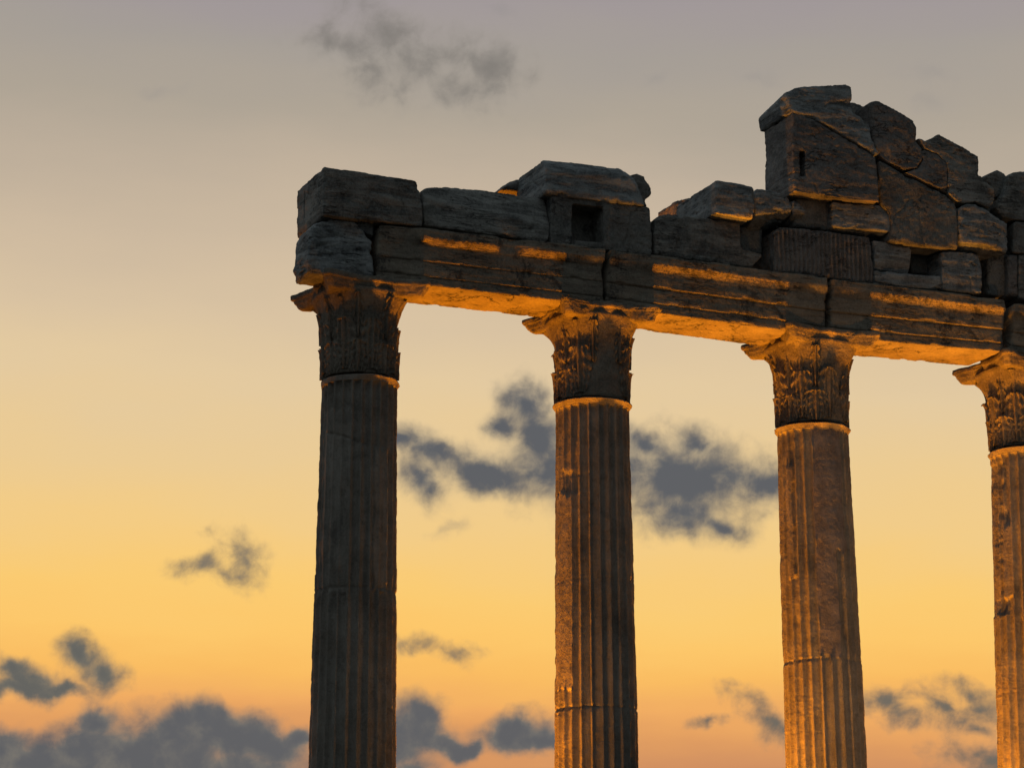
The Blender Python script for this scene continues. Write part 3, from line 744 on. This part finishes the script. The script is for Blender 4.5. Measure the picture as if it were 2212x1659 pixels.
def cloudset(lobes, noise_amt, soft, colour, dens, grow=1.0, core=1.25):
    global _prev
    acc = None
    for (cx, cy, rx, ry, rot) in lobes:
        a_, e_ = skypos(cx, cy)
        mp = n('ShaderNodeMapping'); mp.vector_type = 'TEXTURE'
        mp.inputs['Location'].default_value = (a_, e_, 0); mp.inputs['Rotation'].default_value = (0, 0, R(-rot))
        mp.inputs['Scale'].default_value = (rx * grow * 1.5 / 103., ry * grow * 1.5 / 103., 1)
        if _prev is None: L(va.outputs[0], mp.inputs[0])
        else:       # a vanishing dependence on the last lobe keeps the evaluation sequential
            ch = n('ShaderNodeVectorMath'); ch.operation = 'MULTIPLY_ADD'; L(_prev, ch.inputs[0]); ch.inputs[1].default_value = (1e-7,) * 3; L(va.outputs[0], ch.inputs[2])
            L(ch.outputs[0], mp.inputs[0])
        # z of the warped vector is noise only: drop it
        sx = n('ShaderNodeVectorMath'); sx.operation = 'MULTIPLY'; L(mp.outputs[0], sx.inputs[0]); sx.inputs[1].default_value = (1, 1, 0)
        ln = n('ShaderNodeVectorMath'); ln.operation = 'LENGTH'; L(sx.outputs[0], ln.inputs[0])
        v = mth('SUBTRACT', 1.0, ln.outputs['Value'])
        if acc is None: acc = v
        else:
            q = n('ShaderNodeMath'); q.operation = 'SMOOTH_MAX'; q.inputs[2].default_value = .45; L(acc, q.inputs[0]); L(v, q.inputs[1]); acc = q.outputs[0]
        _prev = acc
    f = mth('ADD', mth('MULTIPLY', mth('SUBTRACT', acc, .33), core), mth('MULTIPLY', fnc, noise_amt * 1.9))
    d = mth('MULTIPLY', mrn(f, -.34, soft + .42), dens)
    inner = mrn(mth('ADD', acc, mth('MULTIPLY', fnc, 1.6)), .15, .95)
    global sky
    sky = mixc(d, sky, mixc(inner, colour[0], colour[1]))
    _prev = sky
# upper, thin
cloudset([(830,70,90,55,20),(740,95,90,30,10),(880,120,60,70,-10),(790,150,80,45,25),(960,130,80,40,15),(1050,150,90,50,10),(1010,190,90,35,10)], 1.1, .9, (lin((152,145,136)), lin((126,121,115))), .95, 1.4)
cloudset([(1080,25,80,25,10),(1640,170,60,25,0),(1410,172,40,18,-20),(2010,230,60,30,10),(2010,170,70,25,15),(340,190,60,15,0)], 1.0, 1.1, (lin((158,150,148)), lin((145,140,138))), .35)
# middle bank
cloudset([(1140,880,55,50,20),(1170,950,75,70,0),(1200,1020,120,60,10),(1060,1030,120,42,12),(930,975,90,36,25),(910,1040,60,45,50),(1080,925,35,30,0),(1290,1040,120,80,0),
          (1450,1020,150,80,5),(1510,960,70,35,15),(1580,1030,110,55,15),(1660,1050,80,45,15),(1480,1050,110,75,10),(1480,1110,90,50,10),(1560,1130,70,26,25),(1390,960,60,30,20),(850,950,40,20,15)], .72, .55,
         (lin((140,134,122)), lin((84,88,95))), .98, 1.3, 1.7)
cloudset([(975,1140,45,18,-15)], 1.4, 1.0, (lin((190,165,125)), lin((150,138,120))), .6)
# small torn clouds
cloudset([(505,1185,50,30,20),(530,1215,45,32,40),(440,1210,70,20,-10),(500,1245,60,20,25)], 1.5, .9, (lin((165,145,112)), lin((112,106,98))), .95, 1.25)
cloudset([(925,1400,60,16,8),(975,1415,50,18,10)], 1.4, .8, (lin((165,140,108)), lin((110,104,96))), .9, 1.35)
cloudset([(1620,1520,55,20,20),(1660,1560,60,30,40),(1690,1590,50,25,20),(1530,1555,40,14,10),(1915,1505,55,26,10),(1960,1530,70,28,10),(2050,1520,80,30,25),(2100,1490,60,22,20),(2130,1530,70,35,10),(2110,1570,60,22,20),
          (2110,1640,75,36,5),(2180,1660,90,50,0)], 1.4, .8, (lin((150,128,106)), lin((100,98,92))), .97, 1.25, 1.6)
# low cumulus
cloudset([(35,1450,45,30,20),(75,1480,60,30,10),(175,1415,56,38,30),(222,1458,46,34,20),(120,1494,70,16,0),(30,1490,60,22,0)], .7, .5, (lin((130,122,106)), lin((88,92,92))), .98, 1.26, 2.0)
cloudset([(60,1640,130,60,0),(170,1620,80,50,0),(212,1560,50,40,0),(270,1630,130,62,0),(380,1610,110,80,0),(450,1570,90,50,10),(520,1590,90,55,15),(590,1615,70,40,25),(300,1690,330,70,0),(640,1600,40,24,0),(10,1610,50,40,0),
          (900,1570,70,60,25),(850,1600,80,80,0),(960,1610,60,36,20),(1010,1620,40,22,0),(1120,1575,80,40,0),(1160,1600,80,34,0),(1090,1590,60,26,0),(880,1680,60,30,0),
          (420,1720,420,60,0),(250,1690,300,85,0),(520,1680,150,60,0)], .52, .38, (lin((122,118,110)), lin((86,90,96))), .99, 1.14, 2.1)
bg = n('ShaderNodeBackground'); L(sky, bg.inputs[0]); bg.inputs[1].default_value = 1.0
# faint twilight scatter from the physical sky, sun just at the horizon behind the clouds
ns = n('ShaderNodeTexSky'); ns.sky_type = 'NISHITA'; ns.sun_disc = False; ns.sun_elevation = R(-1.5); ns.sun_rotation = BE
b2 = n('ShaderNodeBackground'); L(ns.outputs[0], b2.inputs[0]); b2.inputs[1].default_value = .02
ad = n('ShaderNodeAddShader'); L(bg.outputs[0], ad.inputs[0]); L(b2.outputs[0], ad.inputs[1])
wo = n('ShaderNodeOutputWorld'); L(ad.outputs[0], wo.inputs[0])
w.cycles.sampling_method = 'MANUAL'; w.cycles.sample_map_resolution = 512

scene.view_settings.view_transform = 'Standard'; scene.view_settings.look = 'None'
scene.view_settings.exposure = 0; scene.view_settings.gamma = 1
scene.render.engine = 'CYCLES'
scene.cycles.max_bounces = 4; scene.cycles.diffuse_bounces = 2; scene.cycles.glossy_bounces = 1
scene.render.resolution_x = 1024; scene.render.resolution_y = 767
